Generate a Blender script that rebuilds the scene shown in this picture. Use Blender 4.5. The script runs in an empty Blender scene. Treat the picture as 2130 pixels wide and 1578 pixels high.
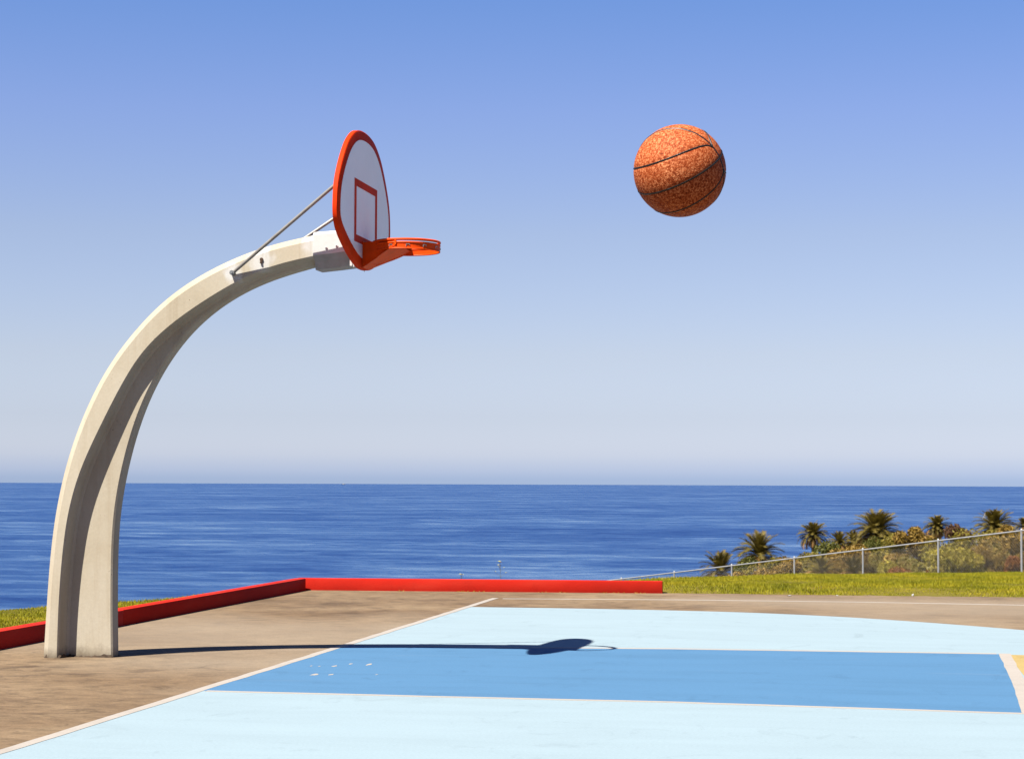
import bpy, bmesh, math, random
import numpy as np
from mathutils import Vector, Matrix

random.seed(7)
rng = np.random.default_rng(11)
scene = bpy.context.scene
COL = scene.collection

# ------------------------------------------------------------------ camera
cam_data = bpy.data.cameras.new('camera')
cam = bpy.data.objects.new('camera', cam_data)
COL.objects.link(cam)
PITCH, ROLL, YAW, EYE = 0.0494, -0.0038, 0.1776, 1.3008
cam_axes = (Matrix.Rotation(YAW, 3, 'Z') @ Matrix.Rotation(PITCH, 3, 'X') @ Matrix.Rotation(ROLL, 3, 'Y')
            @ Matrix.Rotation(math.radians(90), 3, 'X'))
cam.matrix_world = Matrix.Translation((0, 0, EYE)) @ cam_axes.to_4x4()
cam_data.sensor_width = 36.0
cam_data.sensor_fit = 'HORIZONTAL'
cam_data.lens = 4200.0 / 2130.0 * 36.0
cam_data.clip_start = 0.1
cam_data.clip_end = 40000.0
scene.camera = cam

# ------------------------------------------------------------------ sky, sun, exposure
SUN_EL = math.radians(58.0)
SUN_AZ = math.radians(54.5)            # the way the light travels, from +X towards +Y
light_dir = Vector((math.cos(SUN_AZ) * math.cos(SUN_EL), math.sin(SUN_AZ) * math.cos(SUN_EL), -math.sin(SUN_EL)))
world = bpy.data.worlds.new('World')
scene.world = world
world.use_nodes = True
wn, wl = world.node_tree.nodes, world.node_tree.links
wn.clear()
sky = wn.new('ShaderNodeTexSky')
sky.sky_type = 'NISHITA'
sky.sun_disc = False
sky.sun_elevation = SUN_EL
sky.sun_rotation = math.atan2(-light_dir.x, -light_dir.y)
sky.altitude = 30.0
sky.air_density = 1.0
sky.dust_density = 0.6
sky.ozone_density = 2.0
bg = wn.new('ShaderNodeBackground')
bg.inputs['Strength'].default_value = 0.05
wout = wn.new('ShaderNodeOutputWorld')
# marine air: the sky's colour is filtered by height above the horizon, the same all the way round
wtc = wn.new('ShaderNodeTexCoord')
wsep = wn.new('ShaderNodeSeparateXYZ')
wl.new(wtc.outputs['Generated'], wsep.inputs[0])
wr_ = wn.new('ShaderNodeValToRGB')
SKY_TINT = [(0.0, (0.82, 1.05, 1.85)), (0.004, (0.92, 1.105, 1.85)), (0.013, (1.04, 1.14, 1.71)), (0.030, (0.96, 1.00, 1.42)), (0.061, (1.04, 0.98, 1.22)), (0.12, (1.06, 0.97, 1.15)),
            (0.18, (0.95, 0.94, 1.28)), (0.237, (0.74, 0.90, 1.32)), (0.40, (0.42, 0.60, 1.05)), (0.70, (0.30, 0.45, 0.80)), (1.0, (0.28, 0.42, 0.75))]
while len(wr_.color_ramp.elements) < len(SKY_TINT):
    wr_.color_ramp.elements.new(0.5)
for e_, (p_, c_) in zip(wr_.color_ramp.elements, SKY_TINT):
    e_.position = p_
    e_.color = (c_[0] / 2.2, c_[1] / 2.2, c_[2] / 2.2, 1.0)
wl.new(wsep.outputs[2], wr_.inputs[0])
wmul = wn.new('ShaderNodeVectorMath'); wmul.operation = 'MULTIPLY'
wl.new(sky.outputs[0], wmul.inputs[0]); wl.new(wr_.outputs[0], wmul.inputs[1])
wsc = wn.new('ShaderNodeVectorMath'); wsc.operation = 'SCALE'; wsc.inputs['Scale'].default_value = 1.61
wl.new(wmul.outputs[0], wsc.inputs[0])
wl.new(wsc.outputs[0], bg.inputs[0])
wl.new(bg.outputs[0], wout.inputs[0])

sun_data = bpy.data.lights.new('sun', 'SUN')
sun_data.energy = 5.0
sun_data.angle = math.radians(0.5)
sun_data.color = (1.0, 0.95, 0.86)
sun = bpy.data.objects.new('sun', sun_data)
sun.rotation_euler = light_dir.to_track_quat('-Z', 'Y').to_euler()
sun.location = (-20, -30, 60)
COL.objects.link(sun)

scene.view_settings.view_transform = 'Standard'
scene.view_settings.look = 'None'
scene.view_settings.exposure = 1.6
scene.view_settings.gamma = 1.0
scene.view_settings.use_curve_mapping = False


# ------------------------------------------------------------------ helpers
def tag(o, label=None, cat=None, group=None, kind=None):
    if label: o['label'] = label
    if cat: o['category'] = cat
    if group: o['group'] = group
    if kind: o['kind'] = kind
    return o


def empty(name, loc=(0, 0, 0), rz=0.0):
    o = bpy.data.objects.new(name, None)
    o.empty_display_size = 0.2
    o.location = loc
    o.rotation_euler = (0, 0, rz)
    COL.objects.link(o)
    return o


def link(name, mesh, mat=None, parent=None, loc=None):
    o = bpy.data.objects.new(name, mesh)
    if mat is not None and not mesh.materials:
        mesh.materials.append(mat)
    COL.objects.link(o)
    if parent is not None:
        o.parent = parent
    if loc is not None:
        o.location = loc
    return o


def smooth(mesh, ang=35):
    mesh.shade_smooth()
    mesh.set_sharp_from_angle(angle=math.radians(ang))
    return mesh


def pydata(name, verts, faces, sm=None):
    me = bpy.data.meshes.new(name)
    me.from_pydata([tuple(v) for v in verts], [], faces)
    me.update()
    if sm is not None:
        smooth(me, sm)
    return me


def big_mesh(name, V, F):
    """V (n,3) array, F (m,k) array: fast build of many equal faces"""
    me = bpy.data.meshes.new(name)
    V = np.asarray(V, dtype=np.float32); F = np.asarray(F, dtype=np.int32)
    m, k = F.shape
    me.vertices.add(len(V)); me.vertices.foreach_set('co', V.ravel())
    me.loops.add(m * k); me.loops.foreach_set('vertex_index', F.ravel())
    me.polygons.add(m)
    me.polygons.foreach_set('loop_start', np.arange(0, m * k, k, dtype=np.int32))
    me.update(calc_edges=True)
    me.validate()
    return me


def from_bm(name, bm, sm=None, bevel=None, segs=2):
    if bevel:
        bmesh.ops.bevel(bm, geom=list(bm.edges), offset=bevel, segments=segs, affect='EDGES', profile=0.5)
    bmesh.ops.recalc_face_normals(bm, faces=bm.faces)
    me = bpy.data.meshes.new(name)
    bm.to_mesh(me)
    bm.free()
    if sm is not None:
        smooth(me, sm)
    return me


def bm_box(bm, lo, hi):
    v = [bm.verts.new((x, y, z)) for z in (lo[2], hi[2]) for y in (lo[1], hi[1]) for x in (lo[0], hi[0])]
    for f in ((0, 2, 3, 1), (4, 5, 7, 6), (0, 1, 5, 4), (2, 6, 7, 3), (0, 4, 6, 2), (1, 3, 7, 5)):
        bm.faces.new([v[i] for i in f])
    return v


def tube(bm, pts, rad, n=10, closed=False, caps=True):
    pts = [Vector(p) for p in pts]
    rads = rad if hasattr(rad, '__len__') else [rad] * len(pts)
    rings = []
    prev = None
    N = len(pts)
    for i, p in enumerate(pts):
        if closed:
            t = pts[(i + 1) % N] - pts[i - 1]
        else:
            t = pts[min(i + 1, N - 1)] - pts[max(i - 1, 0)]
        t.normalize()
        if prev is None:
            up = Vector((0, 0, 1)) if abs(t.z) < 0.9 else Vector((1, 0, 0))
            a = t.cross(up).normalized()
        else:
            a = (prev - t * prev.dot(t)).normalized()
        prev = a
        b = t.cross(a)
        rings.append([bm.verts.new(p + (a * math.cos(2 * math.pi * k / n) + b * math.sin(2 * math.pi * k / n)) * rads[i]) for k in range(n)])
    m = N if closed else N - 1
    for i in range(m):
        r0, r1 = rings[i], rings[(i + 1) % N]
        for k in range(n):
            bm.faces.new((r0[k], r0[(k + 1) % n], r1[(k + 1) % n], r1[k]))
    if caps and not closed:
        bm.faces.new(rings[0][::-1]); bm.faces.new(rings[-1])


def sheet(name, poly, z, mat, sub=None, parent=None):
    # a film with real edges: side walls run down into the layer below
    a2 = sum(poly[i - 1][0] * poly[i][1] - poly[i][0] * poly[i - 1][1] for i in range(len(poly)))
    if a2 < 0: poly = poly[::-1]
    n = len(poly)
    verts = [(x, y, z) for x, y in poly] + [(x, y, z - 0.0045) for x, y in poly]
    faces = [list(range(n))] + [(i, n + i, n + (i + 1) % n, (i + 1) % n) for i in range(n)]
    return link(name, pydata(name, verts, faces), mat, parent)


# ------------------------------------------------------------------ materials
def new_mat(name):
    m = bpy.data.materials.new(name)
    m.use_nodes = True
    nt = m.node_tree
    b = nt.nodes['Principled BSDF']
    return m, nt, b


def N(nt, kind, **kw):
    n = nt.nodes.new('ShaderNode' + kind)
    for k, v in kw.items():
        if k in n.inputs.keys() if isinstance(k, str) else False:
            n.inputs[k].default_value = v
        else:
            setattr(n, k, v)
    return n


def inp(n, **kw):
    for k, v in kw.items():
        n.inputs[k.replace('_', ' ')].default_value = v
    return n


def noise(nt, vec, scale, detail=4, rough=0.55, dist=0.0):
    n = nt.nodes.new('ShaderNodeTexNoise')
    n.inputs['Scale'].default_value = scale
    n.inputs['Detail'].default_value = detail
    n.inputs['Roughness'].default_value = rough
    n.inputs['Distortion'].default_value = dist
    if vec is not None:
        nt.links.new(vec, n.inputs['Vector'])
    return n.outputs[0]


def coords(nt, scale=(1, 1, 1), src='Object', loc=(0, 0, 0)):
    tc = nt.nodes.new('ShaderNodeTexCoord')
    mp = nt.nodes.new('ShaderNodeMapping')
    mp.inputs['Scale'].default_value = scale
    mp.inputs['Location'].default_value = loc
    nt.links.new(tc.outputs[src], mp.inputs['Vector'])
    return mp.outputs[0]


def ramp(nt, fac, stops):
    r = nt.nodes.new('ShaderNodeValToRGB')
    els = r.color_ramp.elements
    while len(els) < len(stops):
        els.new(0.5)
    for e, (p, c) in zip(els, stops):
        e.position = p
        e.color = (*c, 1.0) if len(c) == 3 else c
    nt.links.new(fac, r.inputs[0])
    return r.outputs[0]


def mix(nt, fac, a, b, mode='MIX'):
    m = nt.nodes.new('ShaderNodeMix')
    m.data_type = 'RGBA'
    m.blend_type = mode
    def put(sock, v):
        if hasattr(v, 'is_linked') or hasattr(v, 'links'):
            nt.links.new(v, sock)
        elif isinstance(v, (int, float)):
            sock.default_value = v
        else:
            sock.default_value = (*v, 1.0)
    put(m.inputs[0], fac); put(m.inputs[6], a); put(m.inputs[7], b)
    return m.outputs[2]


def math_n(nt, op, a, b=None, c=None, clamp=False):
    m = nt.nodes.new('ShaderNodeMath')
    m.operation = op
    m.use_clamp = clamp
    for i, v in enumerate((a, b, c)):
        if v is None: continue
        if isinstance(v, (int, float)): m.inputs[i].default_value = v
        else: nt.links.new(v, m.inputs[i])
    return m.outputs[0]


def bump(nt, b, height, strength=0.3, dist=0.01):
    n = nt.nodes.new('ShaderNodeBump')
    n.inputs['Strength'].default_value = strength
    n.inputs['Distance'].default_value = dist
    nt.links.new(height, n.inputs['Height'])
    nt.links.new(n.outputs[0], b.inputs['Normal'])


def near_mask(nt, centre, r0, r1, warp=None):
    """1 inside r0 of a point in object space, falling to 0 at r1"""
    tc = nt.nodes.new('ShaderNodeTexCoord')
    d = nt.nodes.new('ShaderNodeVectorMath'); d.operation = 'DISTANCE'
    nt.links.new(tc.outputs['Object'], d.inputs[0])
    d.inputs[1].default_value = centre
    v = d.outputs['Value']
    if warp is not None:
        v = math_n(nt, 'ADD', v, warp)
    mr = nt.nodes.new('ShaderNodeMapRange')
    mr.inputs[1].default_value = r0; mr.inputs[2].default_value = r1
    mr.inputs[3].default_value = 1.0; mr.inputs[4].default_value = 0.0
    nt.links.new(v, mr.inputs[0])
    return mr.outputs[0]


def flat_mat(name, col, rough=0.6, metal=0.0, var=0.12, vscale=6.0, bumps=0.15, bscale=80.0, stretch=(1, 1, 1), bdist=0.004, spec=0.4):
    m, nt, b = new_mat(name)
    v = coords(nt, stretch)
    n = noise(nt, v, vscale, 5, 0.6)
    lo = tuple(c * (1 - var) for c in col); hi = tuple(c * (1 + var) for c in col)
    c = ramp(nt, n, [(0.3, lo), (0.7, hi)])
    c = dim(nt, c)
    nt.links.new(c, b.inputs['Base Color'])
    b.inputs['Roughness'].default_value = rough
    b.inputs['Metallic'].default_value = metal
    b.inputs['Specular IOR Level'].default_value = spec
    if bumps:
        bump(nt, b, noise(nt, coords(nt), bscale, 3), bumps, bdist)
    return m


ALB = 0.366


def dim(nt, c):
    """palette colours are written as they read in full sun; bring them to real reflectance"""
    return mix(nt, 1.0, c, (ALB, ALB, ALB), 'MULTIPLY')


def paint_mat(name, col, wear_col, wear=0.5, rough=0.75, seed=0.0, streak=(0.5, 2.2, 1), dark=0.9):
    """rolled-on court paint: faint roller drags, thin worn places, fine grit"""
    m, nt, b = new_mat(name)
    v = coords(nt, streak, loc=(seed, seed * 1.7, 0))
    n1 = noise(nt, v, 1.3, 6, 0.62, 0.4)
    n2 = noise(nt, coords(nt, (1, 1, 1), loc=(seed + 5, 0, 0)), 60.0, 3, 0.7)
    n3 = noise(nt, coords(nt, (0.35, 1.6, 1), loc=(3 - seed, 2, 0)), 3.2, 7, 0.7, 0.8)
    c = ramp(nt, n1, [(0.28, tuple(x * dark for x in col)), (0.5, col), (0.75, tuple(min(1, x * 1.05) for x in col))])
    wm = ramp(nt, n3, [(0.62, (0, 0, 0)), (0.80, (wear, wear, wear))])
    c = mix(nt, wm, c, wear_col)
    n4 = noise(nt, coords(nt, (1.0, 0.7, 1), loc=(seed * 3, 8, 0)), 2.4, 8, 0.72, 1.5)
    c = mix(nt, ramp(nt, n4, [(0.57, (0, 0, 0)), (0.72, (0.65, 0.65, 0.65))]), c, tuple(x * 0.74 for x in col))
    fine = ramp(nt, n2, [(0.25, (0.90, 0.90, 0.90)), (0.7, (1.04, 1.04, 1.04))])
    c = mix(nt, 1.0, c, fine, 'MULTIPLY')
    c = dim(nt, c)
    nt.links.new(c, b.inputs['Base Color'])
    b.inputs['Roughness'].default_value = rough
    b.inputs['Specular IOR Level'].default_value = 0.12
    bump(nt, b, n2, 0.35, 0.004)
    return m


MAT = {}
# asphalt: tan weathered slab with darker drifts, grit and fine cracks
m, nt, b = new_mat('weathered_asphalt')
v = coords(nt, (0.9, 0.8, 1))
n1 = noise(nt, v, 0.55, 7, 0.6, 0.5)
n2 = noise(nt, coords(nt, (0.8, 0.7, 1), loc=(7, 3, 0)), 1.1, 7, 0.68, 0.6)
n3 = noise(nt, coords(nt), 48.0, 5, 0.8)
c = ramp(nt, n1, [(0.28, (0.185, 0.112, 0.058)), (0.44, (0.31, 0.202, 0.112)), (0.70, (0.45, 0.318, 0.188))])
c = mix(nt, ramp(nt, n2, [(0.30, (0.8, 0.8, 0.8)), (0.45, (0, 0, 0))]), c, (0.155, 0.095, 0.055))
wob = math_n(nt, 'MULTIPLY', math_n(nt, 'SUBTRACT', noise(nt, coords(nt), 5.0, 5, 0.7), 0.5), 0.55)
for p_, r_ in (((-5.15, 12.75, 0), 0.16), ((-5.6, 12.95, 0), 0.10), ((-4.85, 13.1, 0), 0.13), ((-5.75, 13.2, 0), 0.06), ((-5.7, 13.85, 0), 0.22), ((-4.4, 16.9, 0), 0.3), ((-5.5, 20.5, 0), 0.5)):
    c = mix(nt, math_n(nt, 'MULTIPLY', near_mask(nt, p_, r_ * 0.2, r_, wob), 0.55), c, (0.12, 0.068, 0.035))
vo = nt.nodes.new('ShaderNodeTexVoronoi'); vo.feature = 'DISTANCE_TO_EDGE'; vo.inputs['Scale'].default_value = 0.42
wv = nt.nodes.new('ShaderNodeVectorMath'); wv.operation = 'ADD'
nn = nt.nodes.new('ShaderNodeTexNoise'); nn.inputs['Scale'].default_value = 1.6; nn.inputs['Detail'].default_value = 5
tcx = coords(nt)
nt.links.new(tcx, nn.inputs['Vector'])
nt.links.new(tcx, wv.inputs[0]); nt.links.new(nn.outputs['Color'], wv.inputs[1])
nt.links.new(wv.outputs[0], vo.inputs['Vector'])
crack = ramp(nt, vo.outputs['Distance'], [(0.0, (0.55, 0.55, 0.55)), (0.012, (0, 0, 0))])
crackm = math_n(nt, 'MULTIPLY', crack, ramp(nt, noise(nt, tcx, 0.5, 2), [(0.5, (0, 0, 0)), (0.62, (1, 1, 1))]))
n5 = noise(nt, coords(nt, (0.7, 1.0, 1), loc=(2, 5, 0)), 7.0, 8, 0.72, 0.6)
c = mix(nt, 1.0, c, ramp(nt, n5, [(0.32, (0.58, 0.57, 0.56)), (0.5, (1.0, 1.0, 1.0)), (0.68, (1.28, 1.28, 1.28))]), 'MULTIPLY')
n6 = noise(nt, coords(nt, (0.5, 0.5, 1), loc=(11, 5, 0)), 0.35, 4, 0.5)
c = mix(nt, ramp(nt, n6, [(0.46, (0, 0, 0)), (0.62, (0.6, 0.6, 0.6))]), c, (0.50, 0.40, 0.29))
c = mix(nt, crackm, c, (0.13, 0.09, 0.065))
c = mix(nt, 1.0, c, ramp(nt, n3, [(0.2, (0.62, 0.62, 0.62)), (0.75, (1.18, 1.18, 1.18))]), 'MULTIPLY')
c = dim(nt, c)
nt.links.new(c, b.inputs['Base Color'])
b.inputs['Roughness'].default_value = 0.9
b.inputs['Specular IOR Level'].default_value = 0.2
bump(nt, b, n3, 0.6, 0.006)
MAT['asphalt'] = m

MAT['pale_blue'] = paint_mat('pale_blue_court_paint', (0.49, 0.63, 0.70), (0.42, 0.53, 0.58), 0.6, seed=1.0, dark=0.95)
MAT['mid_blue'] = paint_mat('mid_blue_court_paint', (0.130, 0.310, 0.545), (0.26, 0.38, 0.54), 0.45, seed=4.0, dark=0.90)
MAT['line_white'] = paint_mat('white_line_paint', (0.66, 0.59, 0.52), (0.46, 0.36, 0.29), 0.6, seed=2.0)
MAT['yellow'] = paint_mat('yellow_court_paint', (0.68, 0.50, 0.19), (0.7, 0.6, 0.4), 0.4, seed=6.0)

MAT['kerb_red'] = kerb_m = paint_mat('red_kerb_paint', (0.88, 0.026, 0.009), (0.62, 0.04, 0.018), 0.5, rough=0.9, seed=3.0, streak=(1, 1, 1), dark=0.8)

nt = kerb_m.node_tree; b = nt.nodes['Principled BSDF']
old = b.inputs['Base Color'].links[0].from_socket
v = coords(nt)
chip = ramp(nt, noise(nt, v, 22.0, 6, 0.72, 0.6), [(0.70, (0, 0, 0)), (0.74, (0.85, 0.85, 0.85))])
fade = ramp(nt, noise(nt, coords(nt, (0.7, 1.2, 3)), 1.7, 5, 0.6), [(0.5, (0, 0, 0)), (0.75, (0.35, 0.35, 0.35))])
nc = mix(nt, fade, old, (0.36, 0.030, 0.014))
nc = mix(nt, chip, nc, (0.17, 0.13, 0.10))
nt.links.new(nc, b.inputs['Base Color'])

# concrete of the arch
m, nt, b = new_mat('cast_concrete')
v = coords(nt)
n1 = noise(nt, v, 1.8, 6, 0.6, 0.3)
n2 = noise(nt, v, 55.0, 3, 0.65)
c = ramp(nt, n1, [(0.3, (0.75, 0.63, 0.45)), (0.5, (0.84, 0.73, 0.545)), (0.72, (0.90, 0.80, 0.63))])
w = math_n(nt, 'MULTIPLY', math_n(nt, 'SUBTRACT', noise(nt, v, 14.0, 4), 0.5), 0.10)
for p, r0, r1 in (((-4.535, -0.15, 2.775), 0.045, 0.085), ((-4.325, -0.15, 2.87), 0.06, 0.11), ((-3.93, -0.15, 2.97), 0.05, 0.12),
                  ((-4.535, 0.15, 2.775), 0.045, 0.085)):
    c = mix(nt, near_mask(nt, p, r0, r1, w), c, (1.05, 1.02, 0.96))
stv = noise(nt, coords(nt, (9, 9, 0.55)), 1.0, 6, 0.65, 0.3)
c = mix(nt, ramp(nt, stv, [(0.52, (0, 0, 0)), (0.72, (0.55, 0.55, 0.55))]), c, (0.62, 0.49, 0.32))
vo = nt.nodes.new('ShaderNodeTexVoronoi'); vo.inputs['Scale'].default_value = 26.0
nt.links.new(v, vo.inputs['Vector'])
pit = math_n(nt, 'MULTIPLY', ramp(nt, vo.outputs['Distance'], [(0.06, (1, 1, 1)), (0.11, (0, 0, 0))]),
             ramp(nt, noise(nt, v, 5.0, 3), [(0.58, (0, 0, 0)), (0.66, (1, 1, 1))]))
c = mix(nt, pit, c, (0.20, 0.14, 0.085))
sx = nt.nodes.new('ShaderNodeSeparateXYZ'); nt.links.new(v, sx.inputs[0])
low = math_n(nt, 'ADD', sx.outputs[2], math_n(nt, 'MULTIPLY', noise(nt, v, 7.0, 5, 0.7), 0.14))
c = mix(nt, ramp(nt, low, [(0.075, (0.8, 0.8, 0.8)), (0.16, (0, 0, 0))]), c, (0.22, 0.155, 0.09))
c = mix(nt, 1.0, c, ramp(nt, n2, [(0.25, (0.94, 0.94, 0.94)), (0.7, (1.03, 1.03, 1.03))]), 'MULTIPLY')
c = dim(nt, c)
nt.links.new(c, b.inputs['Base Color'])
b.inputs['Roughness'].default_value = 0.85
b.inputs['Specular IOR Level'].default_value = 0.25
hsum = math_n(nt, 'SUBTRACT', n2, math_n(nt, 'MULTIPLY', pit, 0.8))
bump(nt, b, hsum, 0.22, 0.003)
MAT['concrete'] = m

MAT['white_steel'] = flat_mat('white_painted_steel', (1.15, 1.13, 1.08), 0.45, 0.0, 0.08, 9, 0.1, 60)
MAT['galv'] = flat_mat('galvanised_steel', (0.62, 0.62, 0.60), 0.42, 0.75, 0.15, 30, 0.08, 90)
MAT['shaded_steel'] = flat_mat('shaded_sleeve_steel', (0.62, 0.60, 0.58), 0.6, 0.1, 0.12, 20, 0.1, 60)  # darker steel copy: shade under the arm sleeve put into its colour
MAT['rod'] = flat_mat('dull_steel_rod', (0.50, 0.46, 0.41), 0.5, 0.25, 0.2, 14, 0.1, 90)
MAT['rust'] = flat_mat('rusty_bolt', (0.13, 0.065, 0.035), 0.8, 0.2, 0.3, 60, 0.3, 120)
MAT['mortar'] = flat_mat('dark_crumbled_mortar', (0.10, 0.062, 0.035), 0.95, 0, 0.4, 30, 0.5, 70)
MAT['board_red'] = flat_mat('red_orange_enamel', (1.30, 0.070, 0.006), 0.6, 0.0, 0.12, 7, 0.06, 40, spec=0.04)
MAT['rim_orange'] = flat_mat('orange_rim_enamel', (1.55, 0.125, 0.006), 0.5, 0.0, 0.14, 12, 0.06, 40, spec=0.08)
MAT['hook'] = flat_mat('bare_steel_hook', (0.75, 0.72, 0.66), 0.35, 0.6, 0.1, 30, 0.0)
m, nt, b = new_mat('white_board_enamel')
v = coords(nt)
c = ramp(nt, noise(nt, v, 3.0, 5, 0.6), [(0.3, (1.85, 1.74, 1.76)), (0.7, (2.05, 1.93, 1.94))])
sm_ = coords(nt, (1, 5.0, 1.6))
smear = math_n(nt, 'MULTIPLY', near_mask(nt, (0.0, 0.03, 3.12), 0.02, 0.30),
               ramp(nt, noise(nt, sm_, 5.0, 5, 0.7), [(0.45, (0, 0, 0)), (0.75, (0.8, 0.8, 0.8))]))
c = mix(nt, smear, c, (1.15, 0.95, 0.90))
c = dim(nt, c)
MAT['board_white'] = m
nt.links.new(c, b.inputs['Base Color'])
b.inputs['Roughness'].default_value = 0.4

# ------------------------------------------------------------------ the large structure: terrain, sea, court
EDGE = [(-60, -60), (-30, -20), (-14, 8), (-9.2, 14.8), (-7.80, 17.26), (-7.28, 18.24), (-6.82, 19.38), (-6.72, 20.2), (-6.72, 23.02),
        (-5.0, 23.35), (-2.75, 23.6), (-2.52, 24.43), (-1.89, 25.30), (-0.98, 26.40), (-0.13, 27.28), (0.82, 27.78), (1.99, 28.35), (4.5, 29.2), (10, 31.0), (60, 44.0), (400, 120)]
EA = np.array(EDGE, float)


def edge_dist(X, Y):
    """signed distance to the land's brow: positive beyond it (seaward)"""
    best = np.full(X.shape, 1e9); sgn = np.ones(X.shape); tpar = np.zeros(X.shape)
    for i in range(len(EA) - 1):
        a, b_ = EA[i], EA[i + 1]
        ab = b_ - a
        t = np.clip(((X - a[0]) * ab[0] + (Y - a[1]) * ab[1]) / (ab @ ab), 0, 1)
        dx, dy = X - (a[0] + t * ab[0]), Y - (a[1] + t * ab[1])
        d = np.hypot(dx, dy)
        cr = ab[0] * dy - ab[1] * dx
        up = d < best
        best = np.where(up, d, best); sgn = np.where(up, np.where(cr > 0, 1, -1), sgn)
    return best * sgn


def terrain_z(X, Y):
    X = np.asarray(X, float); Y = np.asarray(Y, float)
    s = edge_dist(X, Y)
    phi = np.arctan2(X, Y)
    k = np.clip((phi + 0.24) / 0.06, 0, 1); k = k * k * (3 - 2 * k)
    right = np.interp(s, [0, 3, 10, 22, 35, 70, 170, 240, 330], [0.04, -0.10, -0.9, -2.0, -3.6, -6.3, -12.5, -20, -34])
    left = np.interp(s, [0, 1, 4, 20, 60, 110], [0.10, -0.1, -1.4, -9, -25, -36])
    out = right * k + left * (1 - k)
    # landward: level court bed, a little raised as lawn beside the left kerb
    lawn_l = np.clip((-6.56 - X) / 0.15, 0, 1) * 0.10
    lawn_r = np.clip((Y - 23.15) / 1.2, 0, 1) * 0.055 * np.clip((X + 2.9) / 0.3, 0, 1)
    inland = -0.03 + lawn_l * 1.3 + lawn_r * 1.3
    w_ = np.clip((s + 0.6) / 0.6, 0, 1)
    land = inland * (1 - w_) + np.where(phi < -0.24, 0.10, np.where(X < -2.7, -0.02, 0.04)) * w_
    z = np.where(s > 0, out, land)
    court = (X > -6.62) & ((Y < 23.2) | ((X < -2.45) & (Y < 23.3)))
    z = np.where(court, np.minimum(z, -0.05), z)
    return z


def spaced(lo, a, b_, hi, fine):
    mid = list(np.arange(a, b_ + 1e-6, fine))
    r = []
    x = b_; st = fine
    while x < hi:
        st = min(st * 1.25, 14); x += st; r.append(x)
    l = []
    x = a; st = fine
    while x > lo:
        st = min(st * 1.25, 14); x -= st; l.append(x)
    return np.array(l[::-1] + mid + r)


xs = spaced(-420, -9.5, 8.0, 420, 0.16)
ys = spaced(-300, 13.5, 31.0, 420, 0.16)
GX, GY = np.meshgrid(xs, ys)
GZ = terrain_z(GX, GY)
rough_amp = np.clip(edge_dist(GX, GY) / 20, 0, 1) * 0.35
GZ = GZ + rough_amp * (np.sin(GX * 0.31 + GY * 0.17) + np.sin(GX * 0.13 - GY * 0.27 + 2))
V = np.stack([GX.ravel(), GY.ravel(), GZ.ravel()], 1)
ny, nx = GX.shape
ii = (np.arange(ny - 1)[:, None] * nx + np.arange(nx - 1)[None]).ravel()
F = np.stack([ii, ii + 1, ii + nx + 1, ii + nx], 1)
me = big_mesh('terrain', V, F)
me.shade_smooth()
m, nt, b = new_mat('dry_slope_soil')
v = coords(nt)
c = ramp(nt, noise(nt, v, 0.9, 6, 0.65), [(0.3, (0.16, 0.13, 0.022)), (0.5, (0.26, 0.21, 0.03)), (0.75, (0.34, 0.25, 0.06))])
c = mix(nt, ramp(nt, noise(nt, v, 24, 4, 0.7), [(0.4, (0, 0, 0)), (0.7, (0.6, 0.6, 0.6))]), c, (0.22, 0.20, 0.03))
c = dim(nt, c)
nt.links.new(c, b.inputs['Base Color'])
b.inputs['Roughness'].default_value = 0.95
b.inputs['Specular IOR Level'].default_value = 0.1
bump(nt, b, noise(nt, v, 30, 4), 0.6, 0.03)
tag(link('terrain', me, m), kind='structure')

# sea: a disc out to the horizon, 30 m below the court
SEA_Z, SEA_R = -30.0, 12520.0
V = [(0, 0, SEA_Z)]
radii = [60, 150, 400, 1000, 2500, 6000, SEA_R]
SEG = 192
for r in radii:
    for k in range(SEG):
        a = 2 * math.pi * k / SEG
        V.append((r * math.cos(a), r * math.sin(a), SEA_Z))
F = [(0, 1 + k, 1 + (k + 1) % SEG) for k in range(SEG)]
for j in range(len(radii) - 1):
    o0, o1 = 1 + j * SEG, 1 + (j + 1) * SEG
    for k in range(SEG):
        F.append((o0 + k, o1 + k, o1 + (k + 1) % SEG, o0 + (k + 1) % SEG))
me = pydata('sea', V, F)
m, nt, b = new_mat('open_sea_water')
v = coords(nt)
# slicks and wind lanes: broad smooth lanes between rippled water
lane = noise(nt, coords(nt, (0.5, 1.0, 1)), 0.020, 6, 0.66, 1.4)
lane2 = noise(nt, coords(nt, (0.55, 1.0, 1), loc=(40, 9, 0)), 0.0045, 6, 0.62, 0.8)
lane3 = noise(nt, coords(nt, (0.5, 1.0, 1), loc=(4, 90, 0)), 0.085, 5, 0.7, 0.8)
lane4 = noise(nt, coords(nt, (0.35, 1.0, 1), loc=(9, 30, 0)), 0.30, 4, 0.7, 0.4)
s1 = math_n(nt, 'ADD', math_n(nt, 'MULTIPLY', lane, 0.36), math_n(nt, 'MULTIPLY', lane2, 0.24))
s1 = math_n(nt, 'ADD', s1, math_n(nt, 'MULTIPLY', lane3, 0.24))
s1 = math_n(nt, 'ADD', s1, math_n(nt, 'MULTIPLY', lane4, 0.16))
c = ramp(nt, s1, [(0.41, (0.010, 0.054, 0.235)), (0.475, (0.020, 0.086, 0.295)), (0.525, (0.042, 0.130, 0.355)), (0.57, (0.10, 0.215, 0.44)), (0.62, (0.22, 0.34, 0.54))])  # paler stops have the slicks' sky reflection painted into the water colour
c = dim(nt, c)
nt.links.new(c, b.inputs['Base Color'])
rr = nt.nodes.new('ShaderNodeMapRange')
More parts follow.
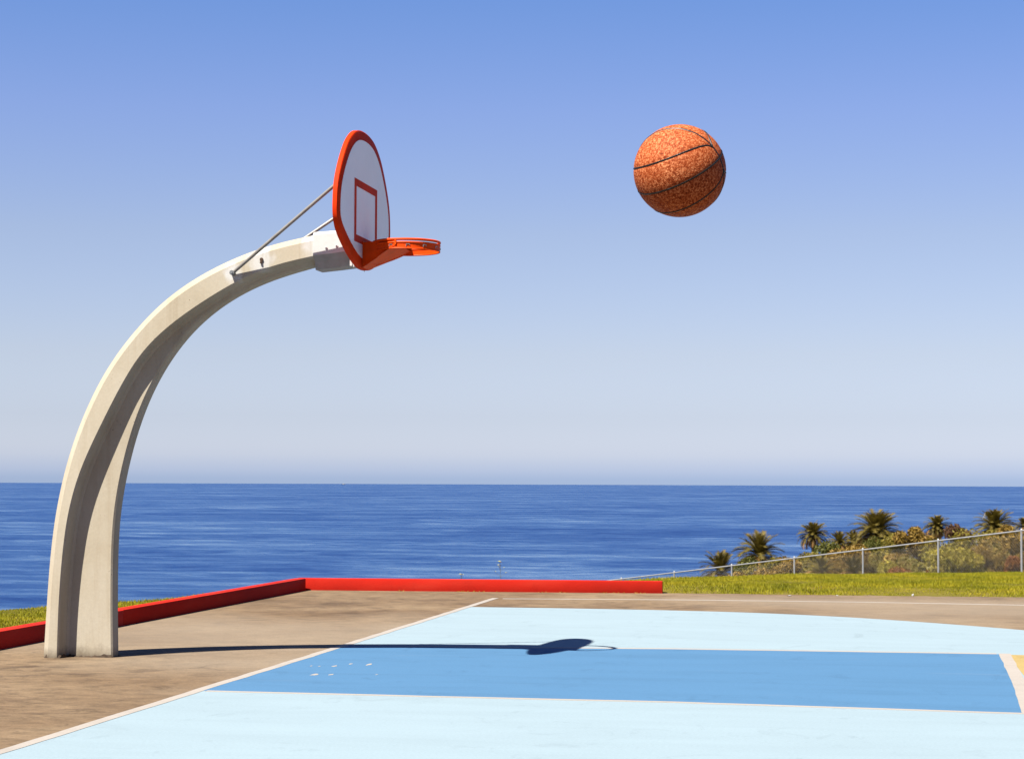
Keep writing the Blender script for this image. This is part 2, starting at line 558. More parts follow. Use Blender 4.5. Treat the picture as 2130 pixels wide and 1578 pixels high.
rr.inputs[1].default_value = 0.42; rr.inputs[2].default_value = 0.58; rr.inputs[3].default_value = 0.42; rr.inputs[4].default_value = 0.22
nt.links.new(s1, rr.inputs[0])
nt.links.new(rr.outputs[0], b.inputs['Roughness'])
b.inputs['IOR'].default_value = 1.33
b.inputs['Specular IOR Level'].default_value = 0.14
bump(nt, b, noise(nt, v, 0.35, 6, 0.7), 0.7, 1.2)
tag(link('sea', me, m), kind='structure')

# court: asphalt slab and painted sheets, each a few millimetres above the one below
court_poly = [(-6.60, -25), (-6.60, 22.97), (-2.35, 23.30), (-0.65, 23.38), (1.64, 23.48), (6, 23.6), (40, 24.4), (40, -25)]
# ragged far edge where the turf creeps over it
ragged = [(-6.60, -25), (-6.60, 22.98), (-2.6, 23.32)]
x = -2.6
while x < 9:
    x += random.uniform(0.05, 0.16)
    ragged.append((x, np.interp(x, [-2.6, -0.65, 1.64, 9], [23.30, 23.36, 23.46, 23.7]) + random.gauss(0, 0.035)))
ragged += [(40, 24.6), (40, -25)]
tag(sheet('court_pavement', ragged, 0.0, MAT['asphalt']), kind='structure')

arc_far = [(-4.064, 20.300), (-3.22, 20.31), (-2.48, 20.285), (-1.99, 20.235), (-1.165, 20.06), (-0.354, 19.68), (0.406, 19.12), (1.28, 18.29),
           (1.95, 17.45), (2.55, 16.4), (2.95, 15.2), (3.10, 13.8)]
arc_near = [(x, 27.5 - y) for x, y in arc_far[::-1][1:]]


def dense(pts, n=8):
    out = []
    P = [Vector((*p, 0)) for p in pts]
    for i in range(len(P) - 1):
        p0, p1, p2, p3 = P[max(i - 1, 0)], P[i], P[i + 1], P[min(i + 2, len(P) - 1)]
        for j in range(n):
            t = j / n
            q = 0.5 * ((2 * p1) + (p2 - p0) * t + (2 * p0 - 5 * p1 + 4 * p2 - p3) * t * t + (3 * p1 - p0 - 3 * p2 + p3) * t ** 3)
            out.append((q.x, q.y))
    out.append(tuple(pts[-1]))
    return out


tag(sheet('pale_blue_paint', dense(arc_far + arc_near), 0.0009, MAT['pale_blue']), kind='structure')
lane = tag(sheet('lane_paint', [(-4.06, 11.93), (-1.17, 11.90), (0.82, 11.745), (0.93, 15.70), (-0.28, 15.66), (-1.54, 15.63), (-4.06, 15.40)],
                 0.0018, MAT['mid_blue']), kind='structure')
semi = [(0.98, 11.72)] + [(0.98 + 1.85 * math.sin(math.pi * k / 32), 13.70 - 1.97 * math.cos(math.pi * k / 32)) for k in range(33)] + [(0.98, 15.70)]
tag(sheet('yellow_paint', semi, 0.0018, MAT['yellow']), kind='structure')


def stripe(name, pts, w, z, mat):
    L, Rr = [], []
    P = [Vector((*p, 0)) for p in pts]
    for i, p in enumerate(P):
        t = (P[min(i + 1, len(P) - 1)] - P[max(i - 1, 0)]).normalized()
        n_ = Vector((-t.y, t.x, 0))
        L.append(p + n_ * w / 2); Rr.append(p - n_ * w / 2)
    verts = [(q.x, q.y, z) for q in L] + [(q.x, q.y, z) for q in Rr]
    n = len(P)
    verts += [(x_, y_, z_ - 0.0045) for x_, y_, z_ in verts]
    faces = [(i, n + i, n + i + 1, i + 1) for i in range(n - 1)]
    faces += [(i, i + 1, 2 * n + i + 1, 2 * n + i) for i in range(n - 1)] + [(n + i + 1, n + i, 3 * n + i, 3 * n + i + 1) for i in range(n - 1)]
    faces += [(0, 2 * n, 3 * n, n), (n - 1, 2 * n - 1, 4 * n - 1, 3 * n - 1)]
    me = pydata(name, verts, faces)
    return tag(link(name, me, mat), kind='structure')


def wavy(pts, amp=0.006, step=0.25):
    out = []
    for (x0, y0), (x1, y1) in zip(pts[:-1], pts[1:]):
        n = max(1, int(math.hypot(x1 - x0, y1 - y0) / step))
        for k in range(n):
            t = k / n
            out.append((x0 + (x1 - x0) * t + random.uniform(-amp, amp), y0 + (y1 - y0) * t + random.uniform(-amp, amp)))
    out.append(pts[-1])
    return out


stripe('baseline_marking', wavy([(-4.085, 4.0), (-4.09, 12), (-4.085, 15.4), (-4.09, 20.3), (-4.095, 21.85)]), 0.072, 0.0028, MAT['line_white'])
stripe('sideline_marking', wavy([(-4.0, 21.78), (-2.17, 22.03), (-0.1, 22.09), (1.54, 21.96), (3.5, 21.9), (12, 21.8)]), 0.075, 0.0022, MAT['line_white'])
stripe('lane_far_marking', wavy([(-4.03, 15.43), (-2.64, 15.50), (-1.54, 15.64), (-0.28, 15.69), (0.90, 15.73)]), 0.085, 0.0026, MAT['line_white'])
stripe('lane_near_marking', wavy([(-4.03, 11.92), (-2.91, 11.905), (-1.17, 11.90), (0.83, 11.735)]), 0.058, 0.0026, MAT['line_white'])
stripe('free_throw_marking', wavy([(0.855, 11.70), (0.905, 13.3), (0.962, 15.76)]), 0.088, 0.0028, MAT['line_white'])

# worn-through paint spots in the lane
for (x, y, rx, ry) in ((-3.671, 13.064, .025, .07), (-3.562, 13.086, .018, .05), (-3.699, 13.676, .018, .06), (-3.633, 13.858, .010, .05),
                       (-3.495, 13.849, .016, .09), (-3.268, 13.147, .008, .03), (-3.86, 13.65, .008, .03), (-3.80, 13.64, .008, .03)):
    pts = []
    for k in range(14):
        a = 2 * math.pi * k / 14
        r = random.uniform(0.6, 1.1)
        pts.append((x + rx * r * math.cos(a), y + ry * r * math.sin(a)))
    sheet('paint_chip', pts, 0.0026, MAT['line_white'], parent=lane)

# ------------------------------------------------------------------ red kerbs
left = empty('kerb', (-6.53, 14, 0))
tag(left, 'long dark red side kerb running past the pole to the corner', 'kerb')
joints = [-6.0, 1.5, 9.2, 17.02, 22.85]
for i in range(len(joints) - 1):
    y0, y1 = joints[i] + 0.006, joints[i + 1] - 0.006
    bm = bmesh.new()
    bm_box(bm, (-0.135, y0 - 14, -0.02), (0.0, y1 - 14, 0.140))
    me = from_bm('beam', bm, 30, 0.012, 2)
    link('beam', me, MAT['kerb_red'], left, (random.uniform(-.006, .006), 0, random.uniform(-.003, .003)))
far = empty('kerb', (-6.53, 22.90, 0), math.atan2(0.33, 4.13))
tag(far, 'bright red kerb along the far edge with the sea behind', 'kerb')
bm = bmesh.new()
bm_box(bm, (-0.135, 0.0, -0.02), (4.14, 0.15, 0.138))
me = from_bm('beam', bm, 30, 0.010, 2)
link('beam', me, MAT['kerb_red'], far)

# ------------------------------------------------------------------ the hoop: concrete arch, board, rim
YA = 14.05
OUT = [(-5.921, -0.018), (-5.902, 0.411), (-5.881, 0.759), (-5.838, 1.106), (-5.762, 1.455), (-5.649, 1.768), (-5.495, 2.082), (-5.326, 2.307),
       (-5.08, 2.565), (-4.828, 2.736), (-4.577, 2.86), (-4.309, 2.956), (-4.113, 3.001), (-3.935, 3.032)]
FLA = [(-5.811, -0.018), (-5.806, 0.413), (-5.773, 0.898), (-5.715, 1.211), (-5.622, 1.455), (-5.294, 2.115), (-5.042, 2.374), (-4.826, 2.527),
       (-4.575, 2.68), (-4.325, 2.797), (-4.111, 2.853), (-3.934, 2.884)]
INN = [(-5.446, -0.018), (-5.457, 0.402), (-5.454, 0.929), (-5.414, 1.246), (-5.34, 1.564), (-5.243, 1.846), (-5.116, 2.093), (-4.934, 2.339),
       (-4.716, 2.531), (-4.479, 2.669), (-4.262, 2.753), (-4.009, 2.82), (-3.934, 2.838)]


def resample(pts, n):
    P = np.array(dense(pts, 24))
    L = np.concatenate([[0], np.cumsum(np.hypot(*np.diff(P, axis=0).T))])
    # light smoothing of the traced curve
    t = np.linspace(0, L[-1], n)
    Q = np.stack([np.interp(t, L, P[:, 0]), np.interp(t, L, P[:, 1])], 1)
    for _ in range(30):
        Q[1:-1] = 0.25 * Q[:-2] + 0.5 * Q[1:-1] + 0.25 * Q[2:]
    return Q


NS = 96
cO, cF, cI = resample(OUT, NS), resample(FLA, NS), resample(INN, NS)
hoop = empty('basketball_hoop', (0, YA, 0))
tag(hoop, 'curved concrete basketball post carrying a fan-shaped backboard and orange rim', 'basketball hoop')
bm = bmesh.new()
rings = []
WW = 0.068
for i in range(NS):
    o, f_, n_ = cO[i], cF[i], cI[i]
    d = (n_ - o); tot = np.hypot(*d); d = d / tot
    tf = max(0.06, (f_ - o) @ d)
    FW = np.interp(i / (NS - 1), [0, 0.25, 0.55, 1.0], [0.195, 0.190, 0.152, 0.148])
    prof = [(-(FW - 0.030), -0.012), (-FW, 0.030), (-FW - 0.002, tf - 0.008), (-FW + 0.008, tf), (-WW - 0.015, tf + 0.018), (-WW, tf + 0.034),
            (-WW + 0.003, tot - 0.012), (-WW + 0.014, tot)]
    full = prof + [(-y, t) for y, t in prof[::-1]]
    rings.append([bm.verts.new((o[0] + d[0] * t, y, o[1] + d[1] * t)) for y, t in full])
k = len(rings[0])
for i in range(NS - 1):
    for j in range(k):
        bm.faces.new((rings[i][j], rings[i][(j + 1) % k], rings[i + 1][(j + 1) % k], rings[i + 1][j]))
bm.faces.new(rings[0]); bm.faces.new(rings[-1])
me = from_bm('post', bm, 22)
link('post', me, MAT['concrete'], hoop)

# crumbled mortar collar round the foot
bm = bmesh.new()
foot = [(-5.918, -0.197), (-5.80, -0.197), (-5.775, -0.075), (-5.44, -0.075), (-5.44, 0.075), (-5.775, 0.075), (-5.80, 0.197), (-5.918, 0.197)]
inner, outer = [], []
for a, b_ in zip(foot, foot[1:] + foot[:1]):
    n = max(2, int(math.hypot(b_[0] - a[0], b_[1] - a[1]) / 0.025))
    for q in range(n):
        t = q / n
        x, y = a[0] + (b_[0] - a[0]) * t, a[1] + (b_[1] - a[1]) * t
        inner.append((x, y))
cx, cy = -5.70, 0
bi, bo = [], []
for x, y in inner:
    dx, dy = x - cx, y - cy
    L = math.hypot(dx, dy)
    e = random.uniform(-0.004, 0.010)
    bi.append(bm.verts.new((x - dx / L * 0.02, y - dy / L * 0.02, random.uniform(0.010, 0.030))))
    bo.append(bm.verts.new((x + dx / L * e, y + dy / L * e, -0.003)))
for q in range(len(bi)):
    r = (q + 1) % len(bi)
    bm.faces.new((bi[q], bi[r], bo[r], bo[q]))
me = from_bm('mortar_collar', bm)
link('mortar_collar', me, MAT['mortar'], hoop)

# steel sleeve clasping the arm's end
bm = bmesh.new()
secs = []
for (x, zt, zf, zc, zb) in ((-3.940, 3.060, 2.893, 2.850, 2.795), (-3.80, 3.068, 2.905, 2.860, 2.808), (-3.672, 3.070, 2.922, 2.868, 2.822)):
    half = [(-0.146, zt), (-0.166, zt - 0.02), (-0.166, zf), (-0.115, zc), (-0.092, zb), ]
    secs.append([bm.verts.new((x, y, z)) for y, z in half] + [bm.verts.new((x, -y, z)) for y, z in half[::-1]])
for i in range(2):
    for j in range(10):
        bm.faces.new((secs[i][j], secs[i][(j + 1) % 10], secs[i + 1][(j + 1) % 10], secs[i + 1][j]))
bm.faces.new(secs[0][::-1]); bm.faces.new(secs[2])
me = from_bm('arm_sleeve', bm)
me.materials.append(MAT['white_steel']); me.materials.append(MAT['shaded_steel'])
for p_ in me.polygons:  # chamfer and lower faces get the steel with painted-in shade
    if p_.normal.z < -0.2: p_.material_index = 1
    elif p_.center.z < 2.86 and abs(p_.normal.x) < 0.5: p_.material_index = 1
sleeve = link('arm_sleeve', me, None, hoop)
for s in (-1, 1):
    for (x, z) in ((-3.842, 2.945), (-3.765, 2.957)):
        bm = bmesh.new()
        tube(bm, [(x, s * 0.162, z), (x, s * 0.171, z)], 0.011, 6)
        tube(bm, [(x, s * 0.170, z), (x, s * 0.175, z)], 0.006, 8)
        link('bolt', from_bm('bolt', bm), MAT['white_steel'], sleeve)

# mounting bracket between sleeve and board
XB = -3.598
bm = bmesh.new()
bm_box(bm, (-3.671, -0.155, 2.815), (-3.655, 0.155, 3.10))
bm_box(bm, (-3.6549, -0.135, 2.84), (-3.640, 0.135, 3.25))
for s in (-1, 1):
    v = [bm.verts.new((x, s * (0.14 + e), z)) for e in (0, 0.012) for x, z in ((-3.672, 3.04), (-3.672, 2.87), (-3.640, 2.80), (-3.640, 3.16))]
    for fidx in ((0, 1, 2, 3), (4, 7, 6, 5), (0, 4, 5, 1), (1, 5, 6, 2), (2, 6, 7, 3), (3, 7, 4, 0)):
        bm.faces.new([v[q] for q in fidx])
link('mounting_bracket', from_bm('mounting_bracket', bm), MAT['white_steel'], hoop)

# fan-shaped board
half = [(0.0, 3.792), (0.12, 3.787), (0.235, 3.768), (0.352, 3.724), (0.477, 3.648), (0.605, 3.524), (0.700, 3.401), (0.748, 3.300), (0.764, 3.200), (0.764, 3.130),
        (0.742, 3.065), (0.665, 2.992), (0.480, 2.908), (0.285, 2.842), (0.125, 2.808), (0.0, 2.800)]
hd = dense(half, 5)
hd[0] = (0.0, 3.792)
outline = [(y, z) for y, z in hd] + [(-y, z) for y, z in hd[::-1][1:-1]]


def inset(pts, d):
    n = len(pts); out = []
    for i in range(n):
        p0, p1, p2 = Vector(pts[i - 1]), Vector(pts[i]), Vector(pts[(i + 1) % n])
        t = (p2 - p0).normalized()
        nn_ = Vector((-t.y, t.x))
        out.append(p1 + nn_ * d)
    return [(p.x, p.y) for p in out]


test = inset(outline, 0.01)
sgn = 1 if test[0][1] < outline[0][1] else -1
bm = bmesh.new()
r_front_in = [bm.verts.new((XB, y, z)) for y, z in inset(outline, sgn * 0.010)]
r_front = [bm.verts.new((XB - 0.008, y, z)) for y, z in outline]
r_back = [bm.verts.new((XB - 0.038, y, z)) for y, z in outline]
r_bin = [bm.verts.new((XB - 0.038, y, z)) for y, z in inset(outline, sgn * 0.020)]
r_bw = [bm.verts.new((XB - 0.010, y, z)) for y, z in inset(outline, sgn * 0.022)]
n = len(outline)
for a, b_ in ((r_front_in, r_front), (r_front, r_back), (r_back, r_bin), (r_bin, r_bw)):
    for i in range(n):
        bm.faces.new((a[i], a[(i + 1) % n], b_[(i + 1) % n], b_[i]))
bm.faces.new(r_front_in); bm.faces.new(r_bw)
me = from_bm('backboard', bm, 40)
board = link('backboard', me, MAT['board_red'], hoop)
board['label'] = 'fan-shaped white backboard with a red border and target square'


def ring_plate(name, outer_pts, inner_pts, x0, x1, mat, parent):
    bm = bmesh.new()
    n = len(outer_pts)
    A = [bm.verts.new((x1, y, z)) for y, z in outer_pts]; B = [bm.verts.new((x0, y, z)) for y, z in outer_pts]
    if inner_pts:
        C = [bm.verts.new((x1, y, z)) for y, z in inner_pts]; D = [bm.verts.new((x0, y, z)) for y, z in inner_pts]
        pairs = ((B, A), (A, C), (C, D), (D, B))
    else:
        pairs = ((B, A),)
        bm.faces.new(A); bm.faces.new(B[::-1])
    for a, b_ in pairs:
        for i in range(n):
            bm.faces.new((a[i], a[(i + 1) % n], b_[(i + 1) % n], b_[i]))
    return link(name, from_bm(name, bm), mat, parent)


def smooth_loop(pts, it=6):
    P = np.array(pts)
    for _ in range(it):
        P = 0.25 * np.roll(P, 1, 0) + 0.5 * P + 0.25 * np.roll(P, -1, 0)
    return [tuple(p) for p in P]


panel = smooth_loop(inset(outline, sgn * 0.068))
ring_plate('white_panel', panel, None, XB + 0.0003, XB + 0.0022, MAT['board_white'], board)
S0, S1, Z0, Z1 = -0.327, 0.327, 2.972, 3.420
ring_plate('target_square', [(S0, Z0), (S1, Z0), (S1, Z1), (S0, Z1)], [(S0 + .055, Z0 + .052), (S1 - .055, Z0 + .052), (S1 - .055, Z1 - .052), (S0 + .055, Z1 - .052)],
           XB + 0.0024, XB + 0.0042, MAT['board_red'], board)

# brace rods from the arm up to the back of the board
for s in (-1, 1):
    a = Vector((-4.535, s * 0.170, 2.775)); b_ = Vector((-3.632, s * 0.40, 3.43))
    bm = bmesh.new()
    tube(bm, [a, a.lerp(b_, 0.04), a.lerp(b_, 0.5), a.lerp(b_, 0.985), b_], 0.0125, 10)
    rod = link('brace_rod', from_bm('brace_rod', bm, 40), MAT['rod'], hoop)
    bm = bmesh.new()
    tube(bm, [(a.x, s * 0.145, a.z), (a.x, s * 0.193, a.z)], 0.018, 8)
    tube(bm, [(a.x, s * 0.191, a.z), (a.x, s * 0.200, a.z)], 0.010, 6)
    link('end_bolt', from_bm('end_bolt', bm), MAT['galv'], rod)
    bm = bmesh.new()
    tube(bm, [(-4.325, s * 0.142, 2.870), (-4.325, s * 0.160, 2.870)], 0.013, 8)
    tube(bm, [(-4.327, s * 0.156, 2.858), (-4.327, s * 0.160, 2.842)], 0.009, 6)
    link('rusty_bolt', from_bm('rusty_bolt', bm), MAT['rust'], hoop)

# rim: two stacked rods, a thin band, and the folded-plate shroud that carries it
RC, RR, RZ = -3.292, 0.236, 2.990
rim = empty('rim', (0, 0, 0)); rim.parent = hoop


def circ(r, z, n=64, a0=0, a1=2 * math.pi, full=True):
    return [(RC + r * math.cos(a0 + (a1 - a0) * k / n), r * math.sin(a0 + (a1 - a0) * k / n), z) for k in range(n if full else n + 1)]


for z, r in ((RZ, 0.0095), (RZ - 0.022, 0.0075)):
    bm = bmesh.new()
    tube(bm, circ(RR, z), r, 8, closed=True)
    link('ring', from_bm('ring', bm, 50), MAT['rim_orange'], rim)
bm = bmesh.new()
zs = (RZ - 0.024, RZ - 0.064)
rows = [[bm.verts.new(p) for p in circ(r, z)] for r, z in ((RR + .002, zs[0]), (RR + .002, zs[1]), (RR - .003, zs[1]), (RR - .003, zs[0]))]
for i in range(4):
    a, b_ = rows[i], rows[(i + 1) % 4]
    for q in range(64):
        bm.faces.new((a[q], a[(q + 1) % 64], b_[(q + 1) % 64], b_[q]))
link('band', from_bm('band', bm, 40), MAT['rim_orange'], rim)
bm = bmesh.new()
tube(bm, circ(RR, RZ - 0.064), 0.006, 6, closed=True)
link('ring', from_bm('ring', bm, 50), MAT['rim_orange'], rim)
for q in range(12):
    a = 2 * math.pi * (q + 0.5) / 12
    if math.cos(a) < -0.6: continue
    cx_, cy_ = RC + (RR + 0.004) * math.cos(a), (RR + 0.004) * math.sin(a)
    tx, ty = -math.sin(a), math.cos(a)
    bm = bmesh.new()
    tube(bm, [(cx_ - tx * .012, cy_ - ty * .012, RZ - .052), (cx_ - tx * .012 + .0, cy_ - ty * .012, RZ - .036), (cx_ + tx * .012, cy_ + ty * .012, RZ - .036),
              (cx_ + tx * .012, cy_ + ty * .012, RZ - .045)], 0.0030, 5)
    link('net_hook', from_bm('net_hook', bm, 60), MAT['hook'], rim)
# shroud: two side plates and a sloped underside
bm = bmesh.new()
XP = XB + 0.0045
wb, zb, zt = 0.088, 2.812, 2.988
side_end = [(RC + RR * math.cos(a), RR * math.sin(a)) for a in np.linspace(math.radians(97), math.radians(180), 12)]


def plate(quad, th=0.004):
    c_ = [Vector(p) for p in quad]
    nrm = (c_[1] - c_[0]).cross(c_[2] - c_[0]).normalized() * th
    A = [bm.verts.new(p) for p in c_]; B = [bm.verts.new(p + nrm) for p in c_]
    bm.faces.new(A[::-1]); bm.faces.new(B)
    for i in range(len(A)):
        bm.faces.new((A[i], A[(i + 1) % len(A)], B[(i + 1) % len(A)], B[i]))


for s in (-1, 1):
    q = [(XP, s * wb, zb), (XP, s * wb, zt), (RC - 0.02, s * (RR + 0.011), zt), (RC - 0.02, s * (RR + 0.011), RZ - 0.035)]
    plate(q if s < 0 else q[::-1])
# underside with a concave mouth round the rim's back
slope = lambda x: zb + (x - XP) / (RC - 0.02 - XP) * (RZ - 0.035 - zb)
bot = [(XP, -wb, zb), (XP, wb, zb)]
mouth = [(RC + (RR + .006) * math.cos(a), (RR + .006) * math.sin(a)) for a in np.linspace(math.radians(95), math.radians(265), 17)]
bot += [(x, y, slope(x) - 0.001) for x, y in mouth]
A = [bm.verts.new((x, y, z)) for x, y, z in bot]; B = [bm.verts.new((x, y, z - 0.004)) for x, y, z in bot]
bm.faces.new(A); bm.faces.new(B[::-1])
for i in range(len(A)):
    bm.faces.new((A[i], B[i], B[(i + 1) % len(A)], A[(i + 1) % len(A)]))
bmesh.ops.triangulate(bm, faces=[f for f in bm.faces if len(f.verts) > 4])
link('shroud', from_bm('shroud', bm), MAT['rim_orange'], rim)
bm = bmesh.new()
bm_box(bm, (XB + 0.0045, -0.095, 2.812), (XB + 0.010, 0.095, 2.995))
plate_o = link('rim_plate', from_bm('rim_plate', bm), MAT['rim_orange'], rim)

# ------------------------------------------------------------------ the basketball in the air
BC = Vector((-0.50, 5.271, 2.112)); BR = 0.1215
axes = cam_axes                        # columns: right, up, back
to_world = lambda a: (axes @ Vector(a)).normalized()
c0 = to_world((0.813, 0.228, 0.536))
nM = to_world((0.443, -0.836, -0.317)); nM = (nM - c0 * nM.dot(c0)).normalized()
tM = nM.cross(c0).normalized()         # along the middle seam
seams = [[(c0 * math.cos(a) + tM * math.sin(a)) for a in np.linspace(0, 2 * math.pi, 160, endpoint=False)],
         [(c0 * math.cos(a) + nM * math.sin(a)) for a in np.linspace(0, 2 * math.pi, 160, endpoint=False)]]
for s in (-1, 1):
    loop = []
    for a in np.linspace(0, 2 * math.pi, 480, endpoint=False):
        dl = math.radians(6.5 + 29.5 * (math.sin(a) ** 2 + 0.0005) ** 0.15)
        loop.append((c0 * math.cos(a) + tM * math.sin(a)) * math.cos(dl) + nM * s * math.sin(dl))
    seams.append(loop)
ball = empty('basketball', BC)
tag(ball, 'pebbled orange basketball with black seams hanging in mid-air against the sky', 'basketball')
SM = np.array([list(p) for l in seams for p in l])
bm = bmesh.new()
bmesh.ops.create_icosphere(bm, subdivisions=6, radius=1.0)
for vtx in bm.verts:
    p = np.array(vtx.co); p /= np.linalg.norm(p)
    dmin = math.sqrt(max(0.0, 2 - 2 * float((SM @ p).max()))) * BR
    dep = 0.0016 * max(0.0, 1 - (dmin / 0.0042) ** 2)
    vtx.co = Vector(p) * (BR - dep)
me = from_bm('cover', bm, 180)
m, nt, b = new_mat('pebbled_orange_leather')
v = coords(nt)
vo = nt.nodes.new('ShaderNodeTexVoronoi'); vo.inputs['Scale'].default_value = 300.0
nt.links.new(v, vo.inputs['Vector'])
c = ramp(nt, noise(nt, v, 165.0, 4, 0.8), [(0.38, (0.27, 0.032, 0.005)), (0.49, (0.70, 0.130, 0.024)), (0.62, (1.42, 0.56, 0.24))])
c = mix(nt, ramp(nt, noise(nt, v, 9.0, 4), [(0.35, (0.0, 0.0, 0.0)), (0.7, (0.5, 0.5, 0.5))]), c, (0.64, 0.115, 0.020))
c = dim(nt, c)
nt.links.new(c, b.inputs['Base Color'])
b.inputs['Roughness'].default_value = 0.7
b.inputs['Specular IOR Level'].default_value = 0.12
bump(nt, b, vo.outputs['Distance'], 0.5, 0.0012)
link('cover', me, m, ball)
black = flat_mat('black_rubber_seam', (0.018, 0.016, 0.016), 0.5, 0, 0.2, 20, 0.0)
for l in seams:
    bm = bmesh.new()
    tube(bm, [p * (BR - 0.0016) for p in l], 0.0027, 6, closed=True)
    link('seam', from_bm('seam', bm, 60), black, ball)

# ------------------------------------------------------------------ chain-link fence
FA, FB = Vector((-5.919, 60.619, -1.468)), Vector((3.432, 49.502, 0.13))
step = (FB - FA) / 5.0
steel = flat_mat('weathered_fence_steel', (0.66, 0.66, 0.66), 0.5, 0.3, 0.12, 8, 0.0)
fence = empty('chain_link_fence', (FA.x, FA.y, FA.z - 1.83))
tag(fence, 'grey chain-link fence climbing to the right behind the lawn', 'fence')
H = 1.83
off = Vector(fence.location)
I0, I1 = -3, 7
for i in range(I0, I1 + 1):
    p = FA + step * i - off
    bm = bmesh.new()
    tube(bm, [p + Vector((0, 0, -H - 1.2)), p + Vector((0, 0, 0.02))], 0.025, 8)
    tube(bm, [p + Vector((0, 0, 0.02)), p + Vector((0, 0, 0.055))], [0.030, 0.012], 8)
    link('post', from_bm('post', bm, 40), steel, fence)
bm = bmesh.new()
tube(bm, [FA + step * i - off for i in range(I0, I1 + 1)], 0.019, 8)
link('top_rail', from_bm('top_rail', bm, 40), steel, fence)
dirv = step.copy(); run = Vector((step.x, step.y, 0)).length
hx = Vector((step.x, step.y, 0)).normalized()
rise = step.z / run
side = Vector((-hx.y, hx.x, 0))
total = run * (I1 - I0)
p0 = FA + step * I0 - off
pitch_w, wr = 0.076, 0.0015
Vv, Ff = [], []
nd = int(total / pitch_w)
for sgn_ in (1, -1):
    for q in range(-int(H / pitch_w) - 1, nd + int(H / pitch_w) + 1):
        # wire runs at 45 degrees from bottom (s0) to top (s1)
        s_b = q * pitch_w; s_t = s_b + sgn_ * H
        t0, t1 = 0.0, 1.0
        if s_b < 0 or s_t < 0 or s_b > total or s_t > total:
            lo_, hi_ = 0.0, total
            cand = []
            for lim in (lo_, hi_):
                t = (lim - s_b) / (s_t - s_b)
                cand.append(t)
            t0, t1 = max(0, min(cand)), min(1, max(cand))
            if t1 <= t0: continue
        ends = []
        for t in (t0, t1):
            s_ = s_b + (s_t - s_b) * t
            ends.append(p0 + hx * s_ + Vector((0, 0, rise * s_ - H + H * t)) + side * (0.006 * sgn_ + 0.03))
        dvec = (ends[1] - ends[0]).normalized()
        a = dvec.cross(side).normalized() * wr; b2 = side * wr
        base = len(Vv)
        for e in ends:
            Vv += [e + a, e + b2, e - a, e - b2]
        for k_ in range(4):
            Ff.append((base + k_, base + (k_ + 1) % 4, base + 4 + (k_ + 1) % 4, base + 4 + k_))
me = big_mesh('wire_mesh', np.array([list(p) for p in Vv]), np.array(Ff))
wm = link('wire_mesh', me, flat_mat('dull_wire', (0.48, 0.47, 0.44), 0.5, 0.3, 0.1, 8, 0.0), fence)
wm['kind'] = 'stuff'

# ------------------------------------------------------------------ foliage helpers
def leaf_mat(name, dark, mid, light, scale=2.5, trans=0.35, gain=1.95):
    m, nt, b = new_mat(name)
    v = coords(nt)
    dark, mid, light = [tuple(x * gain for x in q) for q in (dark, mid, light)]
    c = ramp(nt, noise(nt, v, scale, 4, 0.7), [(0.28, dark), (0.5, mid), (0.74, light)])
    c = dim(nt, c)
    nt.links.new(c, b.inputs['Base Color'])
    b.inputs['Roughness'].default_value = 0.6
    b.inputs['Specular IOR Level'].default_value = 0.2
    tr = nt.nodes.new('ShaderNodeBsdfTranslucent')
    nt.links.new(c, tr.inputs['Color'])
    mx = nt.nodes.new('ShaderNodeMixShader'); mx.inputs[0].default_value = trans
    nt.links.new(b.outputs[0], mx.inputs[1]); nt.links.new(tr.outputs[0], mx.inputs[2])
    out = nt.nodes['Material Output']
    nt.links.new(mx.outputs[0], out.inputs['Surface'])
    return m


palm_green = leaf_mat('palm_frond_green', (0.08, 0.064, 0.010), (0.185, 0.140, 0.022), (0.33, 0.23, 0.042), 1.5, 0.25, gain=1.2)
palm_dry = leaf_mat('palm_frond_dry', (0.16, 0.075, 0.02), (0.27, 0.14, 0.04), (0.36, 0.22, 0.08), 2.0, 0.25)
bark = flat_mat('palm_bark', (0.14, 0.095, 0.06), 0.9, 0, 0.35, 6, 0.8, 14, bdist=0.05)
wood = flat_mat('shrub_wood', (0.11, 0.08, 0.05), 0.9, 0, 0.3, 8, 0.4, 20)
olive = leaf_mat('olive_leaf', (0.09, 0.08, 0.012), (0.22, 0.175, 0.025), (0.38, 0.28, 0.045))
brown_olive = leaf_mat('brown_olive_leaf', (0.13, 0.085, 0.016), (0.28, 0.175, 0.032), (0.44, 0.28, 0.06))
rust = leaf_mat('rust_red_leaf', (0.24, 0.075, 0.016), (0.44, 0.16, 0.03), (0.54, 0.27, 0.07), gain=1.2)
dull_red = leaf_mat('dull_red_leaf', (0.085, 0.045, 0.022), (0.17, 0.085, 0.042), (0.27, 0.15, 0.075), gain=1.3)
dark_green = leaf_mat('dark_green_leaf', (0.045, 0.050, 0.010), (0.11, 0.11, 0.018), (0.20, 0.18, 0.03))
yellow_green = leaf_mat('yellow_green_leaf', (0.15, 0.14, 0.012), (0.32, 0.26, 0.024), (0.48, 0.36, 0.05))
grass_mat = leaf_mat('lawn_blade', (0.27, 0.30, 0.018), (0.70, 0.64, 0.028), (1.10, 0.86, 0.05), 1.4, 0.4, gain=1.0)


